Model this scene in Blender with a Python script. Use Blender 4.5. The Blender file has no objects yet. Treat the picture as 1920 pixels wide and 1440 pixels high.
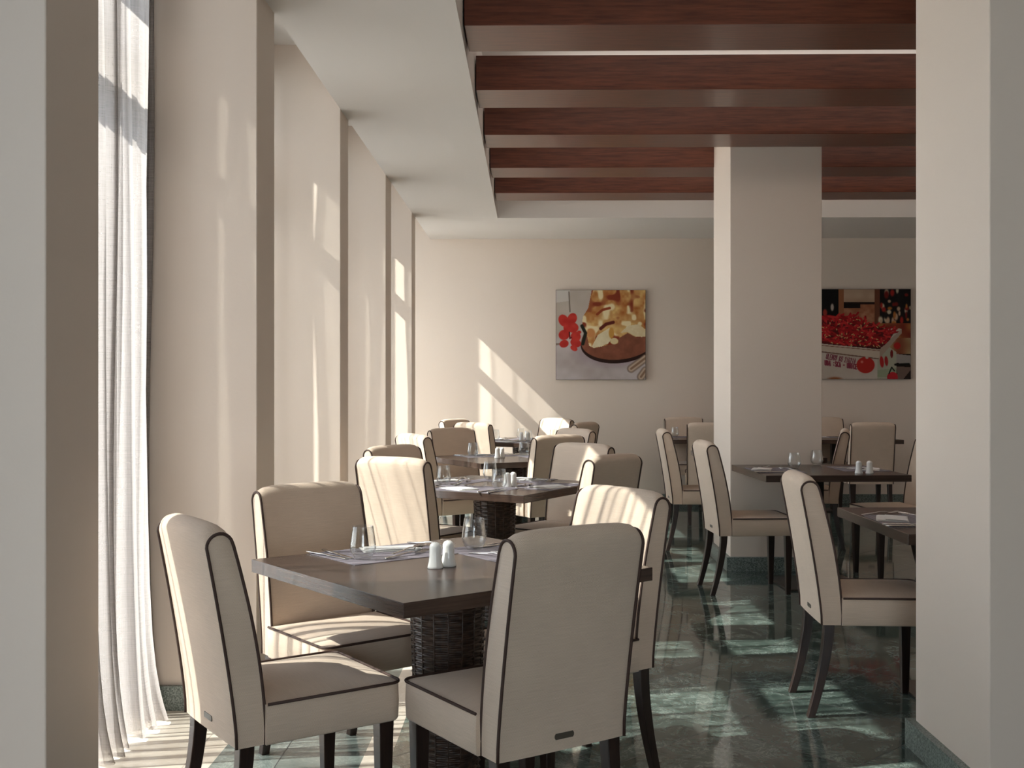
import bpy, bmesh, math, random
from mathutils import Vector, Matrix
PI = math.pi
R = math.radians
scene = bpy.context.scene
C = scene.collection

# ------------------------------------------------------------------ camera
F_PX, VX, Y0, H = 2081.0, 993.0, 718.5, 1.35
cam_d = bpy.data.cameras.new('camera')
cam = bpy.data.objects.new('camera', cam_d); C.objects.link(cam)
cam.location = (0, 0, H)
cam.rotation_euler = (PI/2, 0, math.atan((VX-960)/F_PX))
cam_d.sensor_width = 36.0
cam_d.lens = 36.0*F_PX/1920.0
cam_d.shift_y = (Y0-720)/1920.0
cam_d.clip_start = 0.05
scene.camera = cam

# ------------------------------------------------------------------ exposure
vs = scene.view_settings
vs.view_transform = 'Standard'; vs.look = 'None'; vs.gamma = 1.0
vs.use_curve_mapping = False
vs.exposure = 1.3

# ------------------------------------------------------------------ sky, sun and window portals
w = bpy.data.worlds.new('sky'); scene.world = w; w.use_nodes = True
nt = w.node_tree; bg = nt.nodes['Background']
tc = nt.nodes.new('ShaderNodeTexCoord'); sp = nt.nodes.new('ShaderNodeSeparateXYZ')
cr = nt.nodes.new('ShaderNodeValToRGB')
nt.links.new(tc.outputs['Generated'], sp.inputs[0]); nt.links.new(sp.outputs['Z'], cr.inputs[0])
cr.color_ramp.elements[0].position = 0.0; cr.color_ramp.elements[0].color = (0.92, 0.94, 0.98, 1)
cr.color_ramp.elements[1].position = 0.75; cr.color_ramp.elements[1].color = (0.50, 0.65, 0.92, 1)
nt.links.new(cr.outputs[0], bg.inputs['Color']); bg.inputs['Strength'].default_value = 3.4

sun_d = bpy.data.lights.new('sun', 'SUN'); sun_d.energy = 10.5; sun_d.angle = R(0.40)
sun_d.color = (1.0, 0.955, 0.90)
sun = bpy.data.objects.new('sun', sun_d); C.objects.link(sun)
AZ, EL = R(11.0), math.atan(0.96*math.cos(R(11.0)))
sdir = Vector((math.cos(EL)*math.cos(AZ), math.cos(EL)*math.sin(AZ), -math.sin(EL)))
sun.rotation_euler = sdir.to_track_quat('-Z', 'Y').to_euler()
sun.location = (-6, -1, 6)

XW = -1.128          # plane of the pier fronts beside the windows
XG = -1.78           # plane of the glass
XC = -1.53           # plane of the curtains
PN = [0.53, 2.571, 4.576, 6.604, 8.695, 10.62]      # near faces of the piers
PF = [0.84, 2.890, 4.890, 6.885, 9.03, 10.93]       # far faces
YB = 12.57           # back wall
YR = -3.4            # wall behind the camera
XR = 6.6             # right wall
ZS = 2.984           # soffit
ZH = 3.25            # window head
ZR = 3.37            # recess ceiling
ZC = 3.55            # ceiling above the beams
BAYS = [(PF[i], PN[i+1]) for i in range(5)] + [(PF[5], 12.43)]
BACKBAY = (-3.1, 0.53)

def portal(name, loc, rot, sx, sy):
    d = bpy.data.lights.new(name, 'AREA'); d.shape = 'RECTANGLE'; d.size = sx; d.size_y = sy
    d.cycles.is_portal = True
    o = bpy.data.objects.new(name, d); C.objects.link(o); o.location = loc; o.rotation_euler = rot
for a, b in BAYS + [BACKBAY]:
    portal('window_portal', (XG-0.04, (a+b)/2, ZH/2), (0, -PI/2, 0), ZH, b-a)
portal('window_portal', (0.6, YR-0.05, 1.15), (PI/2, 0, 0), 2.6, 2.0)

# unseen fill lamps added on top of the beams, shining up to brighten the deep room
for i in range(5):
    d = bpy.data.lights.new('cove_lamp', 'AREA'); d.shape = 'RECTANGLE'; d.size = 6.2; d.size_y = 0.12
    d.energy = 8.5; d.color = (1.0, 0.93, 0.86)
    o = bpy.data.objects.new('cove_lamp', d); C.objects.link(o)
    o.location = (3.2, 5.25+1.158*i+0.2, 3.262); o.rotation_euler = (PI, 0, 0)

try:
    scene.cycles.max_bounces = 9
    scene.cycles.diffuse_bounces = 5
    scene.cycles.glossy_bounces = 4
    scene.cycles.transmission_bounces = 8
    scene.cycles.transparent_max_bounces = 24
    scene.cycles.caustics_reflective = False
    scene.cycles.caustics_refractive = False
    scene.cycles.sample_clamp_indirect = 6.0
    scene.cycles.use_denoising = True
except Exception:
    pass

# ------------------------------------------------------------------ materials
def lin(r, g, b):
    f = lambda c: (c/255/12.92) if c/255 <= 0.04045 else ((c/255+0.055)/1.055)**2.4
    return (f(r), f(g), f(b), 1)

def new_mat(name, col=(0.5, 0.5, 0.5, 1), rough=0.6, metal=0.0, spec=0.5):
    m = bpy.data.materials.new(name); m.use_nodes = True
    b = m.node_tree.nodes['Principled BSDF']
    b.inputs['Base Color'].default_value = col
    b.inputs['Roughness'].default_value = rough
    b.inputs['Metallic'].default_value = metal
    b.inputs['Specular IOR Level'].default_value = spec
    return m, m.node_tree, b

def N(nt, t, **kw):
    n = nt.nodes.new(t)
    for k, v in kw.items():
        if k.startswith('i_'):
            n.inputs[k[2:].replace('_', ' ')].default_value = v
        else:
            setattr(n, k, v)
    return n

def ramp(nt, stops):
    r = nt.nodes.new('ShaderNodeValToRGB'); e = r.color_ramp.elements
    e[0].position, e[0].color = stops[0]
    e[1].position, e[1].color = stops[1]
    for p, c in stops[2:]:
        x = e.new(p); x.color = c
    return r

def math_n(nt, op, a, b=None, c=None):
    n = nt.nodes.new('ShaderNodeMath'); n.operation = op
    for i, v in enumerate((a, b, c)):
        if v is None: continue
        if isinstance(v, (int, float)): n.inputs[i].default_value = v
        else: nt.links.new(v, n.inputs[i])
    return n.outputs[0]

def mixc(nt, fac, a, b, mode='MIX'):
    n = nt.nodes.new('ShaderNodeMix'); n.data_type = 'RGBA'; n.blend_type = mode
    for i, v in ((0, fac), (6, a), (7, b)):
        if isinstance(v, (int, float)): n.inputs[i].default_value = v
        elif isinstance(v, tuple): n.inputs[i].default_value = v
        else: nt.links.new(v, n.inputs[i])
    return n.outputs[2]

def obj_coord(nt, scale=(1, 1, 1), rot=(0, 0, 0)):
    t = nt.nodes.new('ShaderNodeTexCoord'); m = nt.nodes.new('ShaderNodeMapping')
    m.inputs['Scale'].default_value = scale; m.inputs['Rotation'].default_value = rot
    nt.links.new(t.outputs['Object'], m.inputs[0]); return m.outputs[0]

def bump(nt, b, h, strength, dist):
    n = nt.nodes.new('ShaderNodeBump'); n.inputs['Strength'].default_value = strength
    n.inputs['Distance'].default_value = dist
    nt.links.new(h, n.inputs['Height']); nt.links.new(n.outputs[0], b.inputs['Normal'])

def paint(name, col, rough=0.55, spec=0.35):
    m, nt, b = new_mat(name, col, rough, spec=spec)
    v = obj_coord(nt)
    n = N(nt, 'ShaderNodeTexNoise', i_Scale=90.0, i_Detail=3.0); nt.links.new(v, n.inputs['Vector'])
    bump(nt, b, n.outputs[0], 0.12, 0.002)
    n2 = N(nt, 'ShaderNodeTexNoise', i_Scale=0.9, i_Detail=2.0); nt.links.new(v, n2.inputs['Vector'])
    c2 = tuple(x*0.95 for x in col[:3])+(1,)
    nt.links.new(mixc(nt, n2.outputs[0], c2, col), b.inputs['Base Color'])
    return m

M = {}
M['wall'] = paint('beige_wall_paint', (0.74, 0.63, 0.54, 1))
M['ceiling'] = paint('off_white_ceiling_paint', (0.70, 0.65, 0.61, 1), 0.7, 0.2)

def wood(name, c1, c2, rough, scale=(1, 1, 1), spec=0.5, grain=30.0):
    m, nt, b = new_mat(name, c1, rough, spec=spec)
    v = obj_coord(nt, scale)
    n = N(nt, 'ShaderNodeTexNoise', i_Scale=grain, i_Detail=6.0, i_Roughness=0.62); nt.links.new(v, n.inputs['Vector'])
    r = ramp(nt, [(0.32, c1), (0.68, c2)]); nt.links.new(n.outputs[0], r.inputs[0])
    nt.links.new(r.outputs[0], b.inputs['Base Color'])
    bump(nt, b, n.outputs[0], 0.06, 0.001)
    return m
M['beam'] = wood('reddish_beam_veneer', lin(76, 36, 23), lin(114, 62, 42), 0.30, (0.35, 5, 5), 0.5, 14)
M['table'] = wood('walnut_laminate', lin(50, 37, 32), lin(76, 59, 50), 0.27, (0.22, 7, 7), 0.55, 12)
M['table_end'] = wood('walnut_laminate_end', lin(50, 37, 32), lin(76, 59, 50), 0.27, (7, 0.22, 7), 0.55, 12)
M['leg'] = wood('espresso_leg_wood', lin(30, 20, 17), lin(52, 36, 30), 0.30, (5, 5, 0.5), 0.5, 20)
M['metal_dark'], _, _ = new_mat('dark_painted_metal', lin(38, 33, 31), 0.35, 0.6)
M['plate'], _, _ = new_mat('brushed_base_plate', lin(92, 84, 78), 0.3, 0.9)
M['frame'], _, _ = new_mat('grey_window_aluminium', lin(120, 116, 110), 0.45, 0.3)
M['piping'], _, _ = new_mat('dark_brown_piping', lin(62, 42, 34), 0.7)
M['tag'], _, _ = new_mat('stitched_brand_tag', lin(84, 76, 66), 0.45)
M['steel'], _, _ = new_mat('polished_steel', (0.62, 0.60, 0.58, 1), 0.18, 1.0)
M['china'], nt_, b_ = new_mat('white_china', (0.80, 0.79, 0.76, 1), 0.16)
M['napkin'], _, _ = new_mat('white_napkin', (0.80, 0.78, 0.76, 1), 0.85)
M['hole'], _, _ = new_mat('dark_hole', (0.03, 0.03, 0.03, 1), 0.8)

# woven upholstery
def fabric(name):
    m, nt, b = new_mat(name, (0.6, 0.5, 0.4, 1), 0.85, spec=0.2)
    t = nt.nodes.new('ShaderNodeTexCoord'); s = nt.nodes.new('ShaderNodeSeparateXYZ')
    nt.links.new(t.outputs['UV'], s.inputs[0])
    k = 2*PI/0.0040
    sx = math_n(nt, 'SINE', math_n(nt, 'MULTIPLY', s.outputs[0], k))
    sy = math_n(nt, 'SINE', math_n(nt, 'MULTIPLY', s.outputs[1], k*1.1))
    h01 = math_n(nt, 'MULTIPLY_ADD', math_n(nt, 'MULTIPLY', sx, sy), 0.5, 0.5)
    rib = N(nt, 'ShaderNodeTexNoise', i_Scale=1.0, i_Detail=2.0)
    mpp = nt.nodes.new('ShaderNodeMapping'); mpp.inputs['Scale'].default_value = (14, 420, 1)
    nt.links.new(t.outputs['UV'], mpp.inputs[0]); nt.links.new(mpp.outputs[0], rib.inputs['Vector'])
    h01 = math_n(nt, 'ADD', math_n(nt, 'MULTIPLY', h01, 0.7), math_n(nt, 'MULTIPLY', rib.outputs[0], 0.3))
    n = N(nt, 'ShaderNodeTexNoise', i_Scale=5.0, i_Detail=4.0); nt.links.new(t.outputs['Object'], n.inputs['Vector'])
    c = mixc(nt, h01, (0.37, 0.27, 0.20, 1), (0.88, 0.72, 0.575, 1))
    n2 = math_n(nt, 'MULTIPLY_ADD', n.outputs[0], 0.24, 0.88)
    hsv = nt.nodes.new('ShaderNodeHueSaturation'); nt.links.new(c, hsv.inputs['Color']); nt.links.new(n2, hsv.inputs['Value'])
    nt.links.new(hsv.outputs[0], b.inputs['Base Color'])
    b.inputs['Sheen Weight'].default_value = 0.15
    bump(nt, b, h01, 0.5, 0.0008)
    return m
M['fabric'] = fabric('beige_woven_upholstery')

# rattan
m, nt, b = new_mat('dark_rattan', lin(52, 38, 31), 0.38, spec=0.5)
v = obj_coord(nt); n = N(nt, 'ShaderNodeTexNoise', i_Scale=45.0, i_Detail=3.0); nt.links.new(v, n.inputs['Vector'])
r_ = ramp(nt, [(0.3, lin(38, 27, 22)), (0.7, lin(74, 55, 44))]); nt.links.new(n.outputs[0], r_.inputs[0])
nt.links.new(r_.outputs[0], b.inputs['Base Color']); M['rattan'] = m

# placemats
m, nt, b = new_mat('striped_vinyl_placemat', lin(120, 110, 120), 0.6)
v = obj_coord(nt, (1, 260, 1)); n = N(nt, 'ShaderNodeTexNoise', i_Scale=1.0, i_Detail=2.0); nt.links.new(v, n.inputs['Vector'])
r_ = ramp(nt, [(0.35, lin(88, 79, 83)), (0.65, lin(146, 140, 150))]); nt.links.new(n.outputs[0], r_.inputs[0])
nt.links.new(r_.outputs[0], b.inputs['Base Color']); M['mat'] = m

# drinking glass and window pane
m = bpy.data.materials.new('clear_drinking_glass'); m.use_nodes = True; nt = m.node_tree; nt.nodes.clear()
out = nt.nodes.new('ShaderNodeOutputMaterial'); mx = nt.nodes.new('ShaderNodeMixShader')
tr = nt.nodes.new('ShaderNodeBsdfTransparent'); gl = nt.nodes.new('ShaderNodeBsdfGlossy'); gl.inputs['Roughness'].default_value = 0.03
tr.inputs[0].default_value = (0.97, 0.975, 0.97, 1)
fr = nt.nodes.new('ShaderNodeLayerWeight'); fr.inputs['Blend'].default_value = 0.5
nt.links.new(math_n(nt, 'MULTIPLY_ADD', math_n(nt, 'POWER', fr.outputs['Facing'], 2.4), 0.9, 0.06), mx.inputs[0]); nt.links.new(tr.outputs[0], mx.inputs[1]); nt.links.new(gl.outputs[0], mx.inputs[2])
nt.links.new(mx.outputs[0], out.inputs[0]); M['glass'] = m
m = bpy.data.materials.new('window_pane_glass'); m.use_nodes = True; nt = m.node_tree; nt.nodes.clear()
out = nt.nodes.new('ShaderNodeOutputMaterial'); mx = nt.nodes.new('ShaderNodeMixShader')
tr = nt.nodes.new('ShaderNodeBsdfTransparent'); gl = nt.nodes.new('ShaderNodeBsdfGlossy'); gl.inputs['Roughness'].default_value = 0.02
tr.inputs[0].default_value = (0.93, 0.96, 0.95, 1)
fr = nt.nodes.new('ShaderNodeFresnel'); fr.inputs['IOR'].default_value = 1.3
nt.links.new(fr.outputs[0], mx.inputs[0]); nt.links.new(tr.outputs[0], mx.inputs[1]); nt.links.new(gl.outputs[0], mx.inputs[2])
nt.links.new(mx.outputs[0], out.inputs[0]); M['pane'] = m

# sheer curtain: the more obliquely a ray crosses the cloth, the more thread it meets
def cloth(name, k1, k0, ca=(0.74, 0.70, 0.67, 1), cb=(0.92, 0.90, 0.87, 1)):
    m = bpy.data.materials.new(name); m.use_nodes = True; nt = m.node_tree; nt.nodes.clear()
    out = nt.nodes.new('ShaderNodeOutputMaterial')
    ge = nt.nodes.new('ShaderNodeNewGeometry'); dt = nt.nodes.new('ShaderNodeVectorMath'); dt.operation = 'DOT_PRODUCT'
    nt.links.new(ge.outputs['Incoming'], dt.inputs[0]); nt.links.new(ge.outputs['Normal'], dt.inputs[1])
    cosn = math_n(nt, 'MAXIMUM', math_n(nt, 'ABSOLUTE', dt.outputs['Value']), 0.07)
    v = obj_coord(nt, (300, 300, 6)); n1 = N(nt, 'ShaderNodeTexNoise', i_Scale=1.0, i_Detail=3.0); nt.links.new(v, n1.inputs['Vector'])
    v = obj_coord(nt, (6, 6, 330)); n2 = N(nt, 'ShaderNodeTexNoise', i_Scale=1.0, i_Detail=3.0); nt.links.new(v, n2.inputs['Vector'])
    wv = math_n(nt, 'ADD', n1.outputs[0], n2.outputs[0])
    kk = math_n(nt, 'MULTIPLY_ADD', wv, k1, k0)
    T = math_n(nt, 'EXPONENT', math_n(nt, 'MULTIPLY', math_n(nt, 'DIVIDE', kk, cosn), -1.0))
    cc = mixc(nt, math_n(nt, 'MULTIPLY', wv, 0.5), ca, cb)
    df = nt.nodes.new('ShaderNodeBsdfDiffuse'); tl = nt.nodes.new('ShaderNodeBsdfTranslucent')
    nt.links.new(cc, df.inputs[0]); nt.links.new(cc, tl.inputs[0])
    ma = nt.nodes.new('ShaderNodeMixShader'); ma.inputs[0].default_value = 0.42
    nt.links.new(df.outputs[0], ma.inputs[1]); nt.links.new(tl.outputs[0], ma.inputs[2])
    tr = nt.nodes.new('ShaderNodeBsdfTransparent'); mb = nt.nodes.new('ShaderNodeMixShader')
    nt.links.new(T, mb.inputs[0]); nt.links.new(ma.outputs[0], mb.inputs[1]); nt.links.new(tr.outputs[0], mb.inputs[2])
    nt.links.new(mb.outputs[0], out.inputs[0]); return m
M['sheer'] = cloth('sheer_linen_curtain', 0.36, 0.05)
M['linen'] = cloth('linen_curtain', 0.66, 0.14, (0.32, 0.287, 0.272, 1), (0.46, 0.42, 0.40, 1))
M['lined'] = cloth('lined_linen_curtain', 2.6, 1.1, (0.28, 0.30, 0.335, 1), (0.34, 0.365, 0.40, 1))  # added for two unseen bays: blocks sun, dims and cools light on the first pier
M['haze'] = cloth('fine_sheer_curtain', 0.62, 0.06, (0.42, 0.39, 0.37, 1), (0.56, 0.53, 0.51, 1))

# marble floors: tiles laid square or on the diagonal, each tile with its own veining
def marble(name, tile, rot, off, dark, mid, light, joint, vein_lo=0.60, rough=0.10, jw=0.0022, spec=0.6):
    m, nt, b = new_mat(name, mid, rough, spec=spec)
    t = nt.nodes.new('ShaderNodeTexCoord'); mp = nt.nodes.new('ShaderNodeMapping')
    mp.inputs['Location'].default_value = (off[0], off[1], 0)
    mp.inputs['Rotation'].default_value = (0, 0, rot); mp.inputs['Scale'].default_value = (1/tile, 1/tile, 1)
    nt.links.new(t.outputs['Object'], mp.inputs[0])
    s = nt.nodes.new('ShaderNodeSeparateXYZ'); nt.links.new(mp.outputs[0], s.inputs[0])
    fx = math_n(nt, 'FLOOR', s.outputs[0]); fy = math_n(nt, 'FLOOR', s.outputs[1])
    cb = nt.nodes.new('ShaderNodeCombineXYZ'); nt.links.new(fx, cb.inputs[0]); nt.links.new(fy, cb.inputs[1])
    wn = nt.nodes.new('ShaderNodeTexWhiteNoise'); wn.noise_dimensions = '2D'; nt.links.new(cb.outputs[0], wn.inputs['Vector'])
    sc = nt.nodes.new('ShaderNodeVectorMath'); sc.operation = 'MULTIPLY_ADD'
    nt.links.new(wn.outputs['Color'], sc.inputs[0]); sc.inputs[1].default_value = (30, 30, 30)
    nt.links.new(t.outputs['Object'], sc.inputs[2])
    n1 = N(nt, 'ShaderNodeTexNoise', i_Scale=3.2, i_Detail=9.0, i_Roughness=0.68, i_Distortion=1.6); nt.links.new(sc.outputs[0], n1.inputs['Vector'])
    n2 = N(nt, 'ShaderNodeTexNoise', i_Scale=9.0, i_Detail=8.0, i_Roughness=0.7, i_Distortion=2.2); nt.links.new(sc.outputs[0], n2.inputs['Vector'])
    base = ramp(nt, [(0.30, dark), (0.70, mid)]); nt.links.new(n1.outputs[0], base.inputs[0])
    vein = math_n(nt, 'ABSOLUTE', math_n(nt, 'SUBTRACT', n2.outputs[0], 0.5))
    vr = ramp(nt, [(0.0, (1, 1, 1, 1)), (0.035, (0, 0, 0, 1))]); nt.links.new(vein, vr.inputs[0])
    patch = ramp(nt, [(0.45, (0, 0, 0, 1)), (vein_lo, (1, 1, 1, 1))]); nt.links.new(n1.outputs[0], patch.inputs[0])
    vm = math_n(nt, 'MULTIPLY', vr.outputs[0], patch.outputs[0])
    c = mixc(nt, math_n(nt, 'MULTIPLY', vm, 0.42), base.outputs[0], light)
    tv = math_n(nt, 'MULTIPLY_ADD', wn.outputs['Value'], 0.35, 0.82)
    hsv = nt.nodes.new('ShaderNodeHueSaturation'); nt.links.new(c, hsv.inputs['Color']); nt.links.new(tv, hsv.inputs['Value'])
    def edge(o):
        f = math_n(nt, 'FRACT', o)
        return math_n(nt, 'MINIMUM', f, math_n(nt, 'SUBTRACT', 1.0, f))
    j = math_n(nt, 'LESS_THAN', math_n(nt, 'MINIMUM', edge(s.outputs[0]), edge(s.outputs[1])), jw/tile)
    nt.links.new(mixc(nt, j, hsv.outputs[0], joint), b.inputs['Base Color'])
    rr = math_n(nt, 'MULTIPLY_ADD', j, 0.5, rough); nt.links.new(rr, b.inputs['Roughness'])
    return m
G_D, G_M, G_L = (0.028, 0.043, 0.036, 1), (0.120, 0.158, 0.138, 1), (0.50, 0.58, 0.53, 1)
M['green_diag'] = marble('green_marble_diagonal', 0.61, R(45), (0.21, 0.12), G_D, G_M, G_L, (0.05, 0.05, 0.045, 1), rough=0.06, spec=0.5)
M['green_sq'] = marble('green_marble_square', 0.61, 0, (0.47, 0.3), (0.10, 0.13, 0.12, 1), (0.24, 0.27, 0.25, 1), G_L, (0.05, 0.05, 0.05, 1), rough=0.16)
M['cream'] = marble('cream_marble', 0.61, 0, (0.0, 0.35), (0.56, 0.49, 0.41, 1), (0.70, 0.63, 0.54, 1), (0.8, 0.76, 0.7, 1), (0.35, 0.3, 0.25, 1), rough=0.22, spec=0.4)
m, nt, b = new_mat('speckled_green_granite', (0.1, 0.13, 0.12, 1), 0.35)
v = obj_coord(nt); n = N(nt, 'ShaderNodeTexNoise', i_Scale=140.0, i_Detail=4.0, i_Roughness=0.75); nt.links.new(v, n.inputs['Vector'])
r_ = ramp(nt, [(0.40, (0.045, 0.065, 0.055, 1)), (0.66, (0.33, 0.37, 0.34, 1))]); nt.links.new(n.outputs[0], r_.inputs[0])
nt.links.new(r_.outputs[0], b.inputs['Base Color']); M['granite'] = m
m, nt, b = new_mat('pale_terrace_paving', (0.50, 0.47, 0.42, 1), 0.9); M['terrace'] = m
m, nt, b = new_mat('canvas_print', (0.5, 0.5, 0.5, 1), 0.6, spec=0.2)
at = nt.nodes.new('ShaderNodeVertexColor'); at.layer_name = 'print'; nt.links.new(at.outputs[0], b.inputs['Base Color']); M['print'] = m
M['canvas_edge'], _, _ = new_mat('dark_canvas_edge', lin(60, 48, 42), 0.7)

# ------------------------------------------------------------------ mesh helpers
def box_uv(me):
    uv = me.uv_layers.new(name='weave')
    for p in me.polygons:
        n = p.normal; a = max(range(3), key=lambda i: abs(n[i]))
        for li in p.loop_indices:
            c = me.vertices[me.loops[li].vertex_index].co
            uv.data[li].uv = (c.y, c.z) if a == 0 else ((c.x, c.z) if a == 1 else (c.x, c.y))
class MB:
    def __init__(s): s.v = []; s.f = []
    def add(s, vs, fs):
        o = len(s.v); s.v += [tuple(p) for p in vs]; s.f += [tuple(i+o for i in f) for f in fs]; return s
    def box(s, x0, x1, y0, y1, z0, z1):
        vs = [(x, y, z) for z in (z0, z1) for y in (y0, y1) for x in (x0, x1)]
        return s.add(vs, [(0, 2, 3, 1), (4, 5, 7, 6), (0, 1, 5, 4), (2, 6, 7, 3), (0, 4, 6, 2), (1, 3, 7, 5)])
    def grid(s, rows, closed_u=False, flip=False):
        n, m_ = len(rows), len(rows[0]); vs = [p for r in rows for p in r]; fs = []
        for i in range(n-1):
            for j in range(m_ if closed_u else m_-1):
                k = (j+1) % m_
                q = (i*m_+j, i*m_+k, (i+1)*m_+k, (i+1)*m_+j)
                fs.append(q[::-1] if flip else q)
        return s.add(vs, fs)
    def lathe(s, prof, n=32, cx=0, cy=0):
        rows = [[(cx+r*math.cos(2*PI*k/n), cy+r*math.sin(2*PI*k/n), z) for k in range(n)] for r, z in prof]
        return s.grid(rows, True)
    def tube(s, path, r, n=8, closed=False):
        P = [Vector(p) for p in path]; L = len(P); rows = []
        up = None
        for i in range(L):
            a = P[(i-1) % L] if (closed or i > 0) else P[i]
            b_ = P[(i+1) % L] if (closed or i < L-1) else P[i]
            t = (b_-a).normalized()
            if up is None:
                up = Vector((0, 0, 1)) if abs(t.z) < 0.9 else Vector((1, 0, 0))
            u = (up - t*up.dot(t)).normalized(); up = u; v_ = t.cross(u)
            rows.append([tuple(P[i]+u*(r*math.cos(2*PI*k/n))+v_*(r*math.sin(2*PI*k/n))) for k in range(n)])
        if closed: rows.append(rows[0])
        s.grid(rows, True)
        if not closed:
            o = len(s.v)
            s.v += rows[0]+rows[-1]
            s.f += [tuple(range(o, o+n))[::-1], tuple(range(o+n, o+2*n))]
        return s
    def prism(s, poly, axis, a, b_):
        # poly in the plane normal to axis; axis 'x': poly=(y,z)
        def mk(p, t):
            return (t, p[0], p[1]) if axis == 'x' else ((p[0], t, p[1]) if axis == 'y' else (p[0], p[1], t))
        n = len(poly); vs = [mk(p, a) for p in poly]+[mk(p, b_) for p in poly]
        fs = [tuple(range(n))[::-1], tuple(range(n, 2*n))]+[(i, (i+1) % n, (i+1) % n+n, i+n) for i in range(n)]
        return s.add(vs, fs)
    def build(s, name, mat, parent=None, smooth=False, bevel=0.0, seg=2, recalc=True, auto=None):
        me = bpy.data.meshes.new(name); me.from_pydata(s.v, [], s.f)
        if recalc or bevel:
            bm = bmesh.new(); bm.from_mesh(me)
            bmesh.ops.remove_doubles(bm, verts=bm.verts, dist=1e-6)
            if recalc: bmesh.ops.recalc_face_normals(bm, faces=bm.faces)
            if bevel:
                es = [e for e in bm.edges if len(e.link_faces) == 2 and e.calc_face_angle(0) > R(35)]
                bmesh.ops.bevel(bm, geom=es, offset=bevel, segments=seg, profile=0.5, affect='EDGES')
            bm.to_mesh(me); bm.free()
        if mat is M.get('fabric'): box_uv(me)
        me.materials.append(mat)
        if smooth or auto:
            for p in me.polygons: p.use_smooth = True
            if auto:
                me.set_sharp_from_angle(angle=R(auto))
        o = bpy.data.objects.new(name, me); C.objects.link(o)
        if parent: o.parent = parent
        return o

def tag(o, label=None, cat=None, group=None, kind=None):
    if label: o['label'] = label
    if cat: o['category'] = cat
    if group: o['group'] = group
    if kind: o['kind'] = kind
    return o
def empty(name, loc=(0, 0, 0), rz=0.0):
    o = bpy.data.objects.new(name, None); C.objects.link(o); o.location = loc; o.rotation_euler = (0, 0, rz)
    o.empty_display_size = 0.1; return o
def copy_tree(o, parent=None):
    c = o.copy(); C.objects.link(c)
    if parent: c.parent = parent
    for ch in list(o.children): copy_tree(ch, c)
    return c
def struct(mb, name, mat, label=None, **kw):
    o = mb.build(name, mat, **kw); o['kind'] = 'structure'
    if label: o['label'] = label
    return o

# ------------------------------------------------------------------ room shell
XO = -2.02   # outside face of the window wall
struct(MB().box(-0.5, XR, YR, YB, -0.10, 0), 'floor', M['green_diag'], 'dark green polished marble floor laid on the diagonal')
struct(MB().box(XW, -0.6, YR, YB, -0.10, 0), 'floor', M['green_sq'], 'grey green marble floor strip beside the window bays')
struct(MB().box(-0.6, -0.5, YR, YB, -0.10, 0), 'floor', M['cream'], 'thin cream marble line dividing the green floor')
struct(MB().box(XO, XW, YR, YB, -0.10, 0), 'floor', M['cream'], 'cream marble floor in the window bays')
struct(MB().box(-14, XO, YR-9, YB+6, -0.16, -0.04), 'floor', M['terrace'], 'pale paving outside the windows')
struct(MB().box(XO, XR+0.2, YB, YB+0.2, 0, ZC+0.1), 'wall_back', M['wall'], 'beige back wall with two canvas prints')
struct(MB().box(XR, XR+0.2, YR, YB, 0, ZC+0.1), 'wall_right', M['wall'])
# rear wall with its window opening
rw = MB().box(XO, -0.7, YR-0.2, YR, 0, ZC+0.1).box(1.9, XR, YR-0.2, YR, 0, ZC+0.1).box(-0.7, 1.9, YR-0.2, YR, 0, 0.15).box(-0.7, 1.9, YR-0.2, YR, 2.15, ZC+0.1)
struct(rw, 'wall_rear', M['wall'])
for i, (a, b_) in enumerate(zip(PN, PF)):
    o = struct(MB().box(XO, XW, a, b_, 0, ZR+0.2), 'wall_left', M['wall'], 'beige pier between two window bays', bevel=0.004)
struct(MB().box(XO, XW, YR, -3.1, 0, ZR+0.2), 'wall_left', M['wall'])
# recess ceilings and the header above each window
for a, b_ in BAYS + [BACKBAY]:
    struct(MB().box(XO, XW, a, b_, ZR, ZR+0.2), 'ceiling', M['ceiling'])
    struct(MB().box(XO, XG-0.05, a, b_, ZH, ZR), 'wall_left', M['wall'])
struct(MB().box(XO, XG+0.06, 12.43, YB, 0, ZR), 'wall_left', M['wall'])
struct(MB().box(XO, XW, 12.43, YB, ZR, ZR+0.2), 'ceiling', M['ceiling'])
# soffit along the windows (L round the coffer) and the slab over it all
struct(MB().box(XW, -0.317, YR, YB, ZS, ZC+0.1), 'ceiling', M['ceiling'], 'flat white soffit running along the windows')
struct(MB().box(-0.317, XR, 10.98, YB, ZS, ZC+0.1), 'ceiling', M['ceiling'], 'white dropped ceiling in front of the back wall')
struct(MB().box(-0.317, XR, YR, 10.98, ZC, ZC+0.1), 'ceiling', M['ceiling'], 'raised white ceiling above the beams')
struct(MB().box(XO-0.4, XR+0.3, YR-0.3, YB+0.3, ZC+0.1, ZC+0.25), 'ceiling', M['terrace'])

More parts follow.
